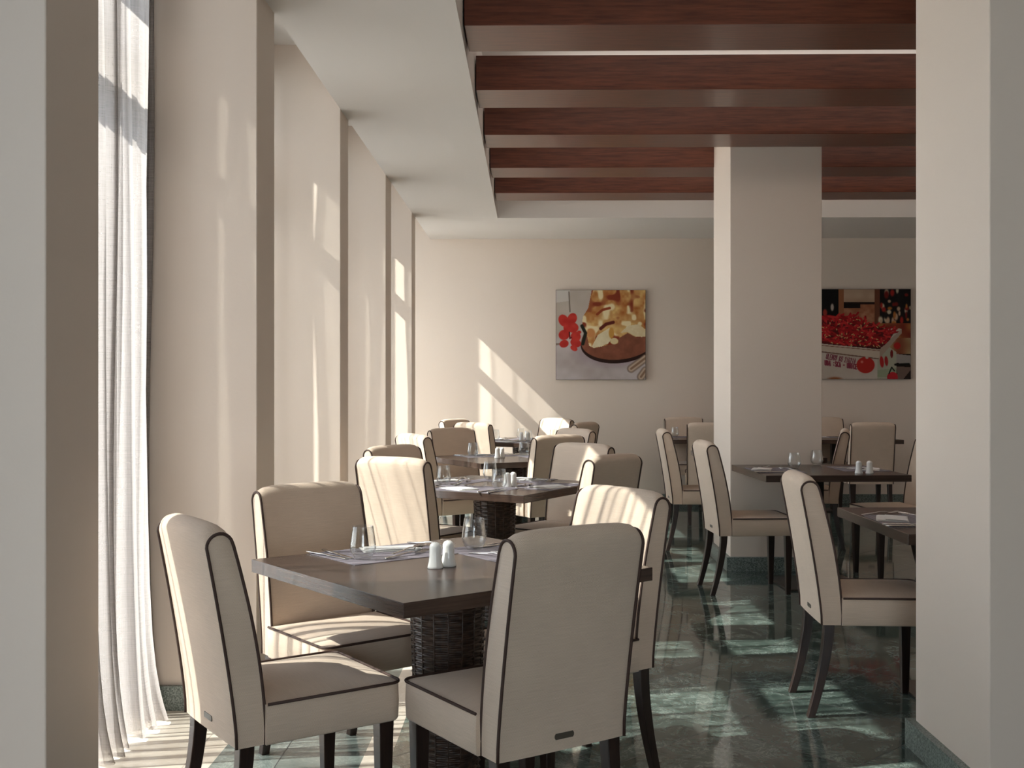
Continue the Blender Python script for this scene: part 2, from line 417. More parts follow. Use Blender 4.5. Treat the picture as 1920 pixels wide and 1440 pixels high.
# columns with granite baseboards
def column(x0, x1, y0, y1, label, nb):
    struct(MB().box(x0, x1, y0, y1, 0, ZC), 'column', M['wall'], label, bevel=0.004)
    t = 0.03
    mb = MB().box(x0-t, x1+t, y0-t, y0, 0, 0.10).box(x0-t, x1+t, y1, y1+t, 0, 0.10).box(x0-t, x0, y0, y1, 0, 0.10).box(x1, x1+t, y0, y1, 0, 0.10)
    struct(mb, 'baseboard_'+nb, M['granite'], 'speckled green granite baseboard round the column')
column(1.4455, 2.103, 8.02, 8.74, 'square beige column standing behind the middle right table', 'column')
column(1.432, 2.15, 3.48, 4.14, 'beige pillar close to the camera at the right edge', 'pillar')
struct(MB().box(XW, XR, YB-0.03, YB, 0, 0.10), 'baseboard_back', M['granite'], 'dark granite baseboard of the back wall')
for i, (a, b_) in enumerate(zip(PN, PF)):
    struct(MB().box(-1.70, XW+0.02, a-0.025, a, 0, 0.10).box(XW, XW+0.02, a, b_, 0, 0.10).box(-1.70, XW+0.02, b_, b_+0.02, 0, 0.10), 'baseboard_left', M['granite'],
           'speckled granite baseboard round a window pier')

# windows: frame, transom, panes
def window(i, a, b_):
    j = 0.09
    f = MB().box(XG-0.04, XG+0.03, a, a+j, 0, ZH).box(XG-0.04, XG+0.03, b_-j, b_, 0, ZH)
    f.box(XG-0.04, XG+0.03, a+j, b_-j, ZH-0.06, ZH).box(XG-0.04, XG+0.03, a+j, b_-j, 0, 0.06).box(XG-0.04, XG+0.03, a+j, b_-j, 2.55, 2.66)
    o = f.build('window_%d' % i, M['frame']); o['kind'] = 'structure'; o['label'] = 'tall aluminium framed window behind the sheer curtain'
    for z0, z1 in ((0.06, 2.55), (2.66, ZH-0.06)):
        p = MB().box(XG-0.008, XG-0.002, a+j, b_-j, z0, z1).build('pane', M['pane'], o)
for i, (a, b_) in enumerate(BAYS+[BACKBAY]): window(i+1, a, b_)
f = MB()
for x in (-0.7, 0.57, 1.84): f.box(x, x+0.06, YR-0.13, YR-0.06, 0.15, 2.15)
f.box(-0.7, 1.9, YR-0.13, YR-0.06, 0.15, 0.21).box(-0.7, 1.9, YR-0.13, YR-0.06, 2.09, 2.15)
o = f.build('window_8', M['frame']); o['kind'] = 'structure'
MB().box(-0.64, 1.84, YR-0.10, YR-0.094, 0.21, 2.09).build('pane', M['pane'], o)

# sheer curtains, one to each bay
def curtain(a, b_, seed, stk=0.34, mat='sheer'):
    rnd = random.Random(seed)
    L = b_-a; per = 0.0; knots = []; y = 0.0
    # fold list: (start, width, amp)
    folds = []
    while y < L-0.02:
        stack = L-stk < y < L-0
        wd = rnd.uniform(0.028, 0.04) if stack else (rnd.uniform(0.085, 0.13) if mat == 'linen' else rnd.uniform(0.07, 0.125))
        am = rnd.uniform(0.045, 0.06) if stack else rnd.choice([0.016, 0.034, 0.045, 0.052])*rnd.uniform(0.9, 1.1)
        folds.append((y, wd, am, not stack and rnd.random() < 0.55, stack)); y += wd
    tot = y; sc = L/tot
    rows = []
    zs = [0.012, 0.03, 0.07, 0.13, 0.22, 0.35, 0.55, 0.8, 1.1, 1.4, 1.7, 2.0, 2.3, 2.6, 2.9, 3.1, ZR-0.02]
    for z in zs:
        row = []; flare = math.exp(-z/0.22); g = 1-z/ZR
        for (s0, wd, am, cusp, stk_) in folds:
            ph = (s0*37.1) % 6.28
            for k in range(10):
                t = k/10
                sway = 0.012*math.sin(z*1.3+ph)+0.006*math.sin(z*3.1+ph*2)
                A = am*(0.75+0.35*g)+flare*0.030*math.sin(ph*3)
                x = XC + (A*1.5*(abs(math.sin(PI*t))**0.5-0.5) if cusp else A*math.sin(2*PI*t)-(1.5 if stk_ else 0.75)*A) + sway*0.7 + flare*(0.045+0.02*math.sin(ph*5))
                yy = a + (s0+wd*t)*sc + 0.25*A*math.sin(4*PI*t) + 0.004*math.sin(z*2.2+ph)
                row.append((x, yy, z + (0.006*math.sin(ph*7+t*6) if z < 0.02 else 0)))
        rows.append(row)
    o = MB().grid(rows).build('sheer_curtain', M[mat], smooth=True, recalc=False)
    return o
cl = ['white sheer curtain hanging in the nearest window bay, seen between two piers',
      'sheer curtain hidden in the second window bay behind the wide pier',
      'sheer curtain in the third window bay', 'sheer curtain in the fourth window bay', 'sheer curtain in the last window bay before the back wall']
for i, (a, b_) in enumerate(BAYS):
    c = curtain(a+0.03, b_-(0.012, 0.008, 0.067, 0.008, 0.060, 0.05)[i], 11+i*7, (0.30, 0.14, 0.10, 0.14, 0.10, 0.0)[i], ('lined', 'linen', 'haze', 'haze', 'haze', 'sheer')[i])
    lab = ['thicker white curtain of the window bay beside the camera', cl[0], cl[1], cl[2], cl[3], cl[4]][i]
    tag(c, lab, 'curtain', 'sheer curtains in the window bays')
c = curtain(BACKBAY[0]+0.05, BACKBAY[1]-0.05, 99, 0.3, 'lined')  # unseen, added to hold back light from behind the camera
tag(c, 'thicker white curtain of the long window behind the camera', 'curtain', 'sheer curtains in the window bays')

# ceiling beams
bl = ['nearest', 'second', 'third', 'fourth', 'farthest']
for i in range(5):
    y = 5.25+1.158*i
    o = MB().box(-0.31, XR, y, y+0.415, 3.043, 3.243).build('ceiling_beam', M['beam'], bevel=0.003)
    lab = {0: 'nearest reddish brown wooden ceiling beam, topmost in the photo', 1: 'second wooden ceiling beam from the camera, just below the white gap',
           2: 'third wooden ceiling beam, the one passing just before the square column', 3: 'fourth wooden ceiling beam, broken in view by the square column',
           4: 'farthest wooden ceiling beam, lowest in the photo'}[i]
    tag(o, lab, 'ceiling beam', 'reddish wooden beams under the raised ceiling')

# ------------------------------------------------------------------ chair
CW, CS, CH = 0.415, 0.445, 0.973
ZBT, ZST, CD = 0.378, 0.486, 0.49
def rear_y(z):
    u = max(0.0, (z-0.40)/(CH-0.40)); return -0.092*u**1.25
def thick(z):
    u = (z-ZBT)/(CH-ZBT); return 0.076+0.012*math.sin(PI*min(1, u*1.05)) - 0.010*u
def back_profile(drop=0.0, n=14, infl=0.0):
    """closed outline in (y, z): up the rear, over the arch, down the front"""
    top = CH-drop; rr = thick(top)/2
    zs = [ZBT+(top-rr-ZBT)*k/n for k in range(n+1)]
    pts = [(rear_y(z)-infl, z) for z in zs]
    yc = rear_y(top-rr)+rr; zc = top-rr
    for k in range(1, 12):
        a = PI-PI*k/12
        pts.append((yc+(rr+infl)*math.cos(a), zc+(rr+infl)*math.sin(a)))
    pts += [(rear_y(z)+thick(z)+infl, z) for z in reversed(zs)]
    return pts
def make_chair():
    root = empty('dining_chair')
    xs = [-1, -0.985, -0.95, -0.88, -0.7, -0.4, 0, 0.4, 0.7, 0.88, 0.95, 0.985, 1]
    rows = []
    for s in xs:
        drop = 0.020*abs(s)**14 + 0.004*abs(s)**3
        prof = back_profile(drop, infl=0.005*(1-s**4) - (0.002 if abs(s) == 1 else 0))
        rows.append([(s*CW/2*(1-0.0), y, z) for y, z in prof])
    mb = MB().grid(rows, True)
    n = len(rows[0]); mb.add(rows[0], [tuple(range(n))]); mb.add(rows[-1], [tuple(range(n))[::-1]])
    bk = mb.build('backrest', M['fabric'], root, auto=50)
    for s in (-1, 1):
        pr = back_profile(0.021, infl=0.0025)
        path = [(s*(CW/2), y, z) for y, z in pr]
        # the last stretch follows the front edge down past the seat
        MB().tube(path, 0.0044, 8).build('piping', M['piping'], bk, smooth=True)
    # little stitched tag low on the rear face
    tb = MB().prism([(-0.028+0.0, 0.409), (0.028, 0.409), (0.031, 0.414), (0.031, 0.420), (0.028, 0.425), (-0.028, 0.425), (-0.031, 0.420), (-0.031, 0.414)], 'y', -0.0085, -0.0045)
    tb.build('name_tag', M['tag'], bk)
    # seat: apron and domed cushion, front corners rounded
    y0, y1, hw = 0.076, CD, CS/2
    rc = 0.035
    def outline(ins, n=5):
        p = [(-hw+ins, y0)]
        for k in range(n+1):
            a = PI-PI/2*k/n; p.append((-hw+rc+(rc-ins)*math.cos(a), y1-rc+(rc-ins)*math.sin(a)))
        for k in range(n+1):
            a = PI/2-PI/2*k/n; p.append((hw-rc+(rc-ins)*math.cos(a), y1-rc+(rc-ins)*math.sin(a)))
        p.append((hw-ins, y0)); return p
    def densify(p, m=8):
        q = []
        for i in range(len(p)):
            a, b_ = p[i], p[(i+1) % len(p)]
            d = math.dist(a, b_); k = max(1, int(d/0.05))
            for t in range(k): q.append((a[0]+(b_[0]-a[0])*t/k, a[1]+(b_[1]-a[1])*t/k))
        return q
    lv = [(0.004, ZBT), (0.0, ZBT+0.006), (-0.002, (ZBT+ZST)/2), (0.0, ZST-0.004), (0.003, ZST)]
    rows = [[(x, y, z) for x, y in densify(outline(i_))] for i_, z in lv]
    base = rows[-1]; cy = (y0+y1)/2
    for t in (0.97, 0.9, 0.78, 0.6, 0.4, 0.2, 0.03):
        hh = 0.022*(1-t**2.6)**0.9
        rows.append([(x*t, cy+(y-cy)*t, ZST+hh) for x, y, z in base])
    mb = MB().grid(rows, True)
    m_ = len(base); mb.add(rows[-1], [tuple(range(m_))]); mb.add(rows[0], [tuple(range(m_))[::-1]])
    st = mb.build('seat', M['fabric'], root, auto=60)
    o_ = outline(-0.0005, 6); o_ = [(o_[0][0], 0.080)]+o_[1:-1]+[(o_[-1][0], 0.080)]
    MB().tube([(x, y, ZST+0.002) for x, y in o_], 0.0044, 8).build('piping', M['piping'], st, smooth=True)
    # legs
    def leg(sec):  # sec: list of (cx, cy, z, half)
        rows = [[(cx-h, cy-h, z), (cx+h, cy-h, z), (cx+h, cy+h, z), (cx-h, cy+h, z)] for cx, cy, z, h in sec]
        mb = MB().grid(rows, True); mb.add(rows[0], [(3, 2, 1, 0)]); mb.add(rows[-1], [(0, 1, 2, 3)])
        return mb
    for s in (-1, 1):
        x = s*(CW/2-0.026)
        leg([(s*(CS/2-0.034), CD-0.045, z, 0.0145+0.0085*z/0.38) for z in (0.0, 0.1, 0.2, 0.3, ZBT+0.01)]).build('leg', M['leg'], root, bevel=0.002, seg=1)
        sec = []
        for k in range(9):
            z = (ZBT+0.01)*k/8; u = 1-z/ZBT
            sec.append((x, 0.030-0.072*max(0, u)**1.6, z, 0.0150+0.006*z/0.38))
        leg(sec).build('leg', M['leg'], root, bevel=0.002, seg=1)
    return root

chair0 = make_chair()
chair0['category'] = 'chair'
k_ = 1.017
CHAIRS = [
 ('near', -0.895, 3.10, -54.5, 'beige chair with dark piping in the left foreground beside the nearest table', 'chairs round the window tables'),
 ('near', 0.088, 2.95, 34.5, 'large beige chair seen from behind in the foreground before the nearest table', None),
 ('near', -0.80, 4.11, -141, 'beige chair at the far left corner of the nearest table, seat toward us', None),
 ('near', 0.292, 3.965, 128, 'beige chair with sun stripes behind the big foreground chair', None),
 ('w', -0.672, 5.67, -27.5, 'sun striped beige chair turned away at the left of the second window table', None),
 ('w', -0.79, 6.675, -128.5, 'beige chair facing us behind the striped chair of the second window table', None),
 ('w', 0.308, 6.90, 141.9, 'broad sun striped beige chair at the far right of the second window table', None),
 ('w', 0.398*k_, 5.794*k_, 48.7, 'shaded beige chair turned away at the right of the second window table', None),
 ('w', -0.825, 8.255, -54, 'beige chair with a striped top edge at the left of the third window table', None),
 ('w', -0.63, 9.26, -146.4, 'beige chair facing us at the far side of the third window table', None),
 ('w', 0.318*k_+0.02, 8.995*k_+0.02, 129.2, 'pale beige chair at the far right corner of the third window table', None),
 ('w', 0.18*k_, 7.983*k_, 31.2, 'shaded beige chair turned away at the near right of the third window table', None),
 ('w', -0.515, 10.66, -34.3, 'beige chair lit along its right edge left of the farthest window table', None),
 ('w', -0.75, 11.61, -126.5, 'leftmost small beige chair near the back wall, facing us', None),
 ('w', 0.26, 11.86, 139.5, 'brightly sun striped beige chair behind the farthest window table', None),
 ('w', 0.488*k_, 10.573*k_, 56.6, 'dark shaded small chair at the right of the farthest window table', None),
 ('r', 1.183, 4.687, -91.8, 'beige chair in profile before the table cut off by the right pillar', 'chairs in the right part of the room'),
 ('r', 1.193, 7.273, -85.6, 'beige chair in profile at the left of the table by the square column', None),
 ('r', 2.80, 7.85, 99, 'beige chair mostly hidden by the right pillar, only its dark front legs visible', None),
 ('r', 1.148, 9.13, -89.2, 'beige chair in profile left of the square column, farther back', None),
 ('r', 2.542, 9.177, 75, 'beige chair facing left just right of the square column', None),
 ('r', 1.711, 10.606, -8.1, 'beige chair seen from behind, partly covered by the square column edge', None),
 ('r', 3.292, 10.747, -1.9, 'beige chair seen square from behind beside the right pillar', None),
 ('r', 1.70, 12.25, 180, 'beige chair against the back wall, behind the chair left of the column', None),
 ('r', 3.24, 12.25, 180, 'beige chair against the back wall below the chilli pepper print', None),
]
grp = None
for i, (kind, x, y, rz, lab, g) in enumerate(CHAIRS):
    c = chair0 if i == 0 else copy_tree(chair0)
    c.location = (x, y, 0); c.rotation_euler = (0, 0, R(rz))
    grp = g or grp
    tag(c, lab, 'chair', grp)

# ------------------------------------------------------------------ tables
ZT, TW = 0.768, 0.93
def table_top(w_, d_, root):
    o = MB().box(-w_/2, w_/2, -d_/2, d_/2, ZT-0.042, ZT).build('tabletop', M['table'], root, bevel=0.0015, seg=2)
    o.data.materials.append(M['table_end'])
    for p in o.data.polygons:
        if abs(p.normal.x) > 0.9: p.material_index = 1
    return o
def wicker(root):
    NST, NR = 16, 66
    H_ = ZT-0.052; rows = []; nth = NST*10
    per = H_/NR
    for j in range(NR*4+1):
        z = j*H_/(NR*4); row_i = int(j//4); q = (j % 4)/4
        if j == NR*4: row_i = NR-1; q = 1
        r0 = 0.094+0.026*(z/H_)**0.9
        prof = abs(math.sin(PI*q))**0.7      # strand cross-section
        row = []
        for k in range(nth):
            th = 2*PI*k/nth
            wv = math.cos(NST*th/2*1.0 + PI*(row_i % 2))
            r = r0 + 0.0030*prof + 0.0045*wv*prof - 0.003*(1-prof)
            row.append((r*math.cos(th), r*math.sin(th), z))
        rows.append(row)
    mb = MB().grid(rows, True)
    mb.add(rows[0], [tuple(range(nth))[::-1]]); mb.add(rows[-1], [tuple(range(nth))])
    p = mb.build('pedestal', M['rattan'], root, smooth=True)
    mb = MB()
    for k in range(NST):   # upright stakes showing between the strands
        th = 2*PI*(k+0.5)/NST
        mb.tube([((0.0955+0.026*t**0.9)*math.cos(th), (0.0955+0.026*t**0.9)*math.sin(th), 0.004+t*(H_-0.006)) for t in (0, .25, .5, .75, 1)], 0.0028, 5)
    s = mb.build('stake', M['rattan'], p, smooth=True); s['kind'] = 'stuff'
    MB().box(-0.16, 0.16, -0.16, 0.16, ZT-0.053, ZT-0.0425).build('mounting_plate', M['metal_dark'], root)
    return p
def wicker_table():
    root = empty('dining_table'); table_top(TW, TW, root); wicker(root); return root
def plate_table(w_, d_, pl=0.27):
    root = empty('dining_table'); table_top(w_, d_, root)
    MB().box(-0.04, 0.04, -0.04, 0.04, 0.012, ZT-0.05).build('pedestal', M['metal_dark'], root, bevel=0.003)
    MB().box(-pl, pl, -pl, pl, 0, 0.012).build('base_plate', M['plate'], root, bevel=0.003)
    MB().box(-0.2, 0.2, -0.2, 0.2, ZT-0.053, ZT-0.0425).build('mounting_plate', M['metal_dark'], root)
    return root
wt = wicker_table(); pt = plate_table(TW, TW); lt = plate_table(1.19, 0.80, 0.15); ht = plate_table(TW, TW, 0.15)
TABLES = {
 'T1': (wt, -0.265, 3.585, 39, 'nearest dark walnut table on a woven rattan pedestal, in the foreground', 'square tables on rattan pedestals by the windows'),
 'T2': (0, -0.20, 6.385, 60, 'second dark walnut window table, rattan pedestal, set for four', None),
 'T3': (0, -0.17, 8.66, 29, 'third dark walnut window table, rattan pedestal, in front of the back row', None),
 'T4': (0, -0.05, 11.29, 60, 'farthest window table, half hidden by chairs near the back wall', None),
 'U1': (pt, 1.93, 7.505, 3, 'dark table on a flat base plate standing against the square column', 'tables on flat base plates in the right part'),
 'V1': (1, 1.915, 4.77, 1, 'dark table cut off by the right foreground pillar', None),
 'U2': (lt, 2.05, 11.83, 0, 'dark table at the back wall, left half of the long pair behind the column', None),
 'U3': (2, 3.24, 11.83, 0, 'dark table at the back wall, right end sticking out beside the pillar', None),
 'U4': (ht, 1.86, 9.17, 0, 'dark table hidden behind the square column between two chairs', None),
}
TP = {}
grp = None
for k, (src, x, y, rz, lab, g) in TABLES.items():
    if isinstance(src, int): t = copy_tree([wt, pt, lt][src])
    else: t = src
    t.location = (x, y, 0); t.rotation_euler = (0, 0, R(rz)); grp = g or grp
    tag(t, lab, 'table', grp); TP[k] = (x, y, R(rz))

# ------------------------------------------------------------------ table ware prototypes
def glass_proto():
    o_ = [(0.0, 0.0), (0.024, 0.0), (0.027, 0.003), (0.0365, 0.018), (0.0435, 0.034), (0.0425, 0.050), (0.0385, 0.080), (0.0345, 0.108)]
    i_ = [(0.0330, 0.108), (0.0370, 0.080), (0.0410, 0.050), (0.0418, 0.035), (0.0348, 0.0205), (0.020, 0.011), (0.0, 0.009)]
    pr = [(0.0002, 0.0)]+o_[1:]+[(0.03375, 0.1088)]+i_[:-1]+[(0.0002, 0.009)]
    mb = MB().lathe(pr, 40)
    return mb.build('water_glass', M['glass'], smooth=True)
def shaker_proto():
    pr = [(0.0002, 0.0), (0.0235, 0.0), (0.0255, 0.002), (0.0245, 0.008), (0.0212, 0.020), (0.0192, 0.036), (0.0186, 0.055), (0.0188, 0.064)]
    pr += [(0.0188*math.cos(a), 0.066+0.0165*math.sin(a)) for a in [PI/2*k/8 for k in range(8)]]+[(0.0002, 0.0825)]
    o = MB().lathe(pr, 36).build('shaker', M['china'], smooth=True)
    mb = MB()
    for k in range(3):
        a = 2*PI*k/3; x, y = 0.0055*math.cos(a), 0.0055*math.sin(a)
        mb.lathe([(0.0001, 0.0822), (0.0011, 0.0822), (0.0011, 0.0814)], 8, x, y)
    mb.build('pouring_hole', M['hole'], o)
    return o
def strip(sections, mat, name):
    """sections: (x, halfwidth, zc, halfthick); a flattened bar along x"""
    rows = []
    for x, hw, zc, ht in sections:
        rows.append([(x, hw*math.cos(a), zc+ht*math.sin(a)) for a in [2*PI*k/12 for k in range(12)]])
    mb = MB().grid(rows, True); mb.add(rows[0], [tuple(range(12))]); mb.add(rows[-1], [tuple(range(12))[::-1]])
    return mb
def knife_proto():
    s = [(-0.115, 0.004, 0.004, 0.003), (-0.11, 0.0075, 0.0042, 0.0036), (-0.05, 0.0065, 0.004, 0.003), (-0.005, 0.005, 0.004, 0.0028), (0.003, 0.0085, 0.0035, 0.0010), (0.06, 0.0095, 0.003, 0.0008), (0.10, 0.007, 0.0028, 0.0007), (0.115, 0.001, 0.0028, 0.0005)]
    return strip(s, None, '').build('knife', M['steel'], smooth=True)
def fork_proto():
    mb = strip([(-0.10, 0.004, 0.003, 0.0016), (-0.095, 0.008, 0.0035, 0.0018), (-0.05, 0.0055, 0.006, 0.0018), (0.0, 0.0032, 0.011, 0.0018), (0.03, 0.0035, 0.010, 0.0016), (0.042, 0.0115, 0.006, 0.0012), (0.056, 0.0125, 0.0045, 0.001)], None, '')
    for k in range(4):
        y = -0.0102+0.0068*k
        mb.tube([(0.054, y, 0.0045), (0.07, y, 0.004), (0.09, y*0.95, 0.0075), (0.100, y*0.9, 0.012)], 0.0014, 6)
    return mb.build('fork', M['steel'], smooth=True)
def spoon_proto():
    mb = strip([(-0.10, 0.004, 0.003, 0.0016), (-0.095, 0.008, 0.0035, 0.0018), (-0.05, 0.0055, 0.006, 0.0018), (0.0, 0.0032, 0.012, 0.0018), (0.035, 0.0035, 0.011, 0.0016)], None, '')
    rows = []
    for t in [k/10 for k in range(11)]:
        x = 0.033+0.062*t; hw = 0.0195*math.sqrt(max(0.0004, 1-(2*t-1.06)**2*0.88)) if t < 1 else 0.003
        hw = 0.0195*math.sin(PI*(0.06+0.90*t))**0.75
        row = []
        for j in range(9):
            s = -1+j/4; dz = 0.008*(1-s*s)*math.sin(PI*min(1, max(0, t)))
            row.append((x, hw*s, 0.0115-dz+0.003*t))
        rows.append(row)
    mb.grid(rows)
    mb.grid([[(x, y, z-0.0012) for x, y, z in r] for r in rows], flip=True)
    return mb.build('spoon', M['steel'], smooth=True, recalc=False)
def napkin_proto():
    def sheet(x0, x1, y0, y1, z0, wave, skew=0.0, nx=12, ny=8):
        up = [[(x0+(x1-x0)*i/nx+skew*j/ny, y0+(y1-y0)*j/ny+0.004*math.sin(2.2*i/nx), z0+wave*(0.5+0.5*math.sin(4.1*i/nx+2.3*j/ny))) for i in range(nx+1)] for j in range(ny+1)]
        lo = [[(x, y, z-0.0011) for x, y, z in r] for r in up]
        mb = MB().grid(up); mb.grid(lo, flip=True)
        for a_, b_ in ((up[0], lo[0]), (up[-1], lo[-1]), ([r[0] for r in up], [r[0] for r in lo]), ([r[-1] for r in up], [r[-1] for r in lo])):
            mb.grid([a_, b_])
        return mb
    mb = sheet(-0.105, 0.105, -0.065, 0.065, 0.0014, 0.0004)
    m2 = sheet(-0.100, 0.098, -0.062, 0.060, 0.0032, 0.0016, 0.008); mb.add(m2.v, m2.f)
    m3 = sheet(-0.104, 0.070, -0.058, 0.030, 0.0062, 0.0022, 0.022); mb.add(m3.v, m3.f)
    return mb.build('napkin', M['napkin'], auto=40)
def mat_proto():
    return MB().box(-0.21, 0.21, -0.155, 0.155, 0, 0.0016).build('placemat', M['mat'])
PROTO = {'glass': glass_proto(), 'shaker': shaker_proto(), 'knife': knife_proto(), 'fork': fork_proto(), 'spoon': spoon_proto(), 'napkin': napkin_proto(), 'mat': mat_proto()}
CATS = {'glass': 'glass', 'shaker': 'shaker', 'knife': 'knife', 'fork': 'fork', 'spoon': 'spoon', 'napkin': 'napkin', 'mat': 'placemat'}
GRP = {'glass': 'water glasses on the tables', 'shaker': 'salt and pepper shakers', 'knife': 'knives of the place settings', 'fork': 'forks of the place settings', 'spoon': 'spoons of the place settings', 'napkin': 'white folded napkins', 'mat': 'grey lilac placemats'}
used = set()
def put(kind, table, lx, ly, rz, label, dz=0.0, tilt=0.0):
    o = PROTO[kind] if kind not in used else copy_tree(PROTO[kind]); used.add(kind)
    X, Y, A = TP[table]
    o.location = (X+lx*math.cos(A)-ly*math.sin(A), Y+lx*math.sin(A)+ly*math.cos(A), ZT+dz)
    o.rotation_euler = (tilt, 0, A+R(rz))
    tag(o, label, CATS[kind], GRP[kind]); return o
TN = {'T1': 'nearest table', 'T2': 'second window table', 'T3': 'third window table', 'T4': 'farthest window table', 'U1': 'table by the square column', 'V1': 'right pillar table'}
def setting(t, side, where, parts='mnkKfsdg', jit=0):
    """side = degrees turned from the +y side; diner sits at +y looking at -y"""
    a = R(side); rnd = random.Random(hash((t, side, jit)) % 1000 if False else (ord(t[0])*31+ord(t[1])*7+side+jit))
    def P(kind, x, y, rz, lab, **kw):
        x += rnd.uniform(-0.006, 0.006); y += rnd.uniform(-0.006, 0.006)
        put(kind, t, x*math.cos(a)-y*math.sin(a), x*math.sin(a)+y*math.cos(a), rz+side+rnd.uniform(-4, 4), lab, **kw)
    tn = TN[t]; z1 = 0.0016
    if 'm' in parts: P('mat', -0.045, 0.30, 0, 'grey lilac placemat %s of the %s' % (where, tn))
    if 'n' in parts: P('napkin', 0.01, 0.36, -22, 'white napkin on the placemat %s of the %s' % (where, tn), dz=z1)
    if 'k' in parts: P('knife', -0.235, 0.36, -84, 'outer steel knife %s of the %s' % (where, tn), dz=z1)
    if 'K' in parts: P('knife', -0.195, 0.36, -90, 'inner steel knife %s of the %s' % (where, tn), dz=z1)
    if 'f' in parts: P('fork', -0.02, 0.200, 16, 'steel fork laid across the placemat %s of the %s' % (where, tn), dz=z1)
    if 's' in parts: P('spoon', 0.03, 0.262, 20, 'steel spoon laid across the placemat %s of the %s' % (where, tn), dz=z1+0.004)
    if 'd' in parts: P('fork', 0.17, 0.36, -70, 'steel fork beside the napkin %s of the %s' % (where, tn), dz=z1+0.001)
    if 'g' in parts: P('glass', -0.18, 0.24, 0, 'clear stemless water glass %s of the %s' % (where, tn), dz=z1)
setting('T1', 0, 'at the left', 'mnkKfsdg')
setting('T1', -90, 'at the right', 'mnkKfsdg')
setting('T2', 0, 'at the left back', 'mnkKfsdg')
setting('T2', 90, 'at the near left', 'mnkKfsdg')
setting('T2', -90, 'at the far right', 'mnkKfsdg')
setting('T2', 180, 'at the near right', 'mnkfsd')
setting('T3', 0, 'at the left', 'mnkKfsdg')
setting('T3', -90, 'at the right', 'mnkKfsdg')
setting('T4', 0, 'at the left', 'mnkfsg'); setting('T4', 90, 'at the front', 'mnkfsg'); setting('T4', -90, 'at the back', 'mnkfsg'); setting('T4', 180, 'at the right', 'mnkfsg')
setting('U1', 90, 'at the left', 'mnkKfd'); setting('U1', -90, 'at the right', 'mnkfsd')
setting('V1', 90, 'at the left', 'mnkKfsd')
put('glass', 'U1', -0.12, 0.10, 0, 'clear water glass peeking over the profile chair, left one on the column table')
put('glass', 'U1', 0.12, 0.37, 0, 'clear water glass on the column table, in front of the column edge')
for t, (x, y), (x2, y2) in [('T1', (-0.085, -0.055), (-0.030, -0.048)), ('T2', (-0.115, -0.155), (-0.062, -0.160)), ('T3', (-0.09, 0.0), (-0.042, 0.02)),
                            ('T4', (0.02, 0.05), (0.055, -0.01)), ('U1', (0.175, -0.325), (0.245, -0.325))]:
    put('shaker', t, x, y, 0, 'white china salt shaker, left one on the %s' % TN[t])
    put('shaker', t, x2, y2, 0, 'white china pepper shaker, right one on the %s' % TN[t])
TN['U2'] = 'left back wall table'; TN['U3'] = 'right back wall table'
put('mat', 'U2', -0.42, 0.18, 0, 'grey lilac placemat on the left back wall table')
put('glass', 'U2', -0.49, 0.13, 0, 'clear water glass on the left back wall table, left of the column', dz=0.0016)
put('mat', 'U3', -0.13, 0.16, 0, 'grey lilac placemat on the right back wall table')
put('napkin', 'U3', -0.13, 0.18, 4, 'white napkin on the right back wall table', dz=0.0016)

# ------------------------------------------------------------------ canvas prints
import numpy as np
class Ras:
    def __init__(s, n=190):
        s.n = n; g = (np.arange(n)+0.5)/n
        s.x, s.y = np.meshgrid(g, 1-g)   # x right, y up
        s.a = np.zeros((n, n, 3)); s.rng = np.random.RandomState(5)
    def noise(s, f, seed):
        r = np.random.RandomState(seed); k = int(f)+2; t = r.rand(k, k)
        u = s.x*f; v = s.y*f; i = u.astype(int); j = v.astype(int); fu, fv = u-i, v-j
        fu = fu*fu*(3-2*fu); fv = fv*fv*(3-2*fv)
        return (t[j, i]*(1-fu)+t[j, i+1]*fu)*(1-fv)+(t[j+1, i]*(1-fu)+t[j+1, i+1]*fu)*fv
    def fbm(s, f, seed): return 0.5*s.noise(f, seed)+0.3*s.noise(f*2.1, seed+1)+0.2*s.noise(f*4.3, seed+2)
    def put(s, mask, col):
        m_ = np.clip(mask, 0, 1)[..., None]; c = np.array(col, float)/255 if not isinstance(col, np.ndarray) else col
        s.a = s.a*(1-m_)+c*m_
    def ell(s, cx, cy, rx, ry, ang=0, soft=0.02):
        ca, sa = math.cos(ang), math.sin(ang); dx, dy = s.x-cx, s.y-cy
        d = np.sqrt(((dx*ca+dy*sa)/rx)**2+((-dx*sa+dy*ca)/ry)**2)
        return np.clip((1-d)/soft, 0, 1)
    def poly(s, pts):
        inside = np.zeros_like(s.x, bool); n = len(pts)
        for i in range(n):
            x0, y0_ = pts[i]; x1, y1_ = pts[(i+1) % n]
            if y0_ == y1_: continue
            c = ((y0_ > s.y) != (y1_ > s.y)) & (s.x < (x1-x0)*(s.y-y0_)/(y1_-y0_)+x0)
            inside ^= c
        return inside.astype(float)
    def line(s, pts, wd):
        d = np.full_like(s.x, 9.0)
        for (x0, y0_), (x1, y1_) in zip(pts[:-1], pts[1:]):
            vx, vy = x1-x0, y1_-y0_; L = vx*vx+vy*vy+1e-12
            t = np.clip(((s.x-x0)*vx+(s.y-y0_)*vy)/L, 0, 1)
            d = np.minimum(d, np.hypot(s.x-x0-t*vx, s.y-y0_-t*vy))
        return np.clip((wd-d)/(wd*0.5)+0.5, 0, 1)
def cmap(t, a, b_):
    t = np.clip(t, 0, 1)[..., None]; return (np.array(a)*(1-t)+np.array(b_)*t)/255

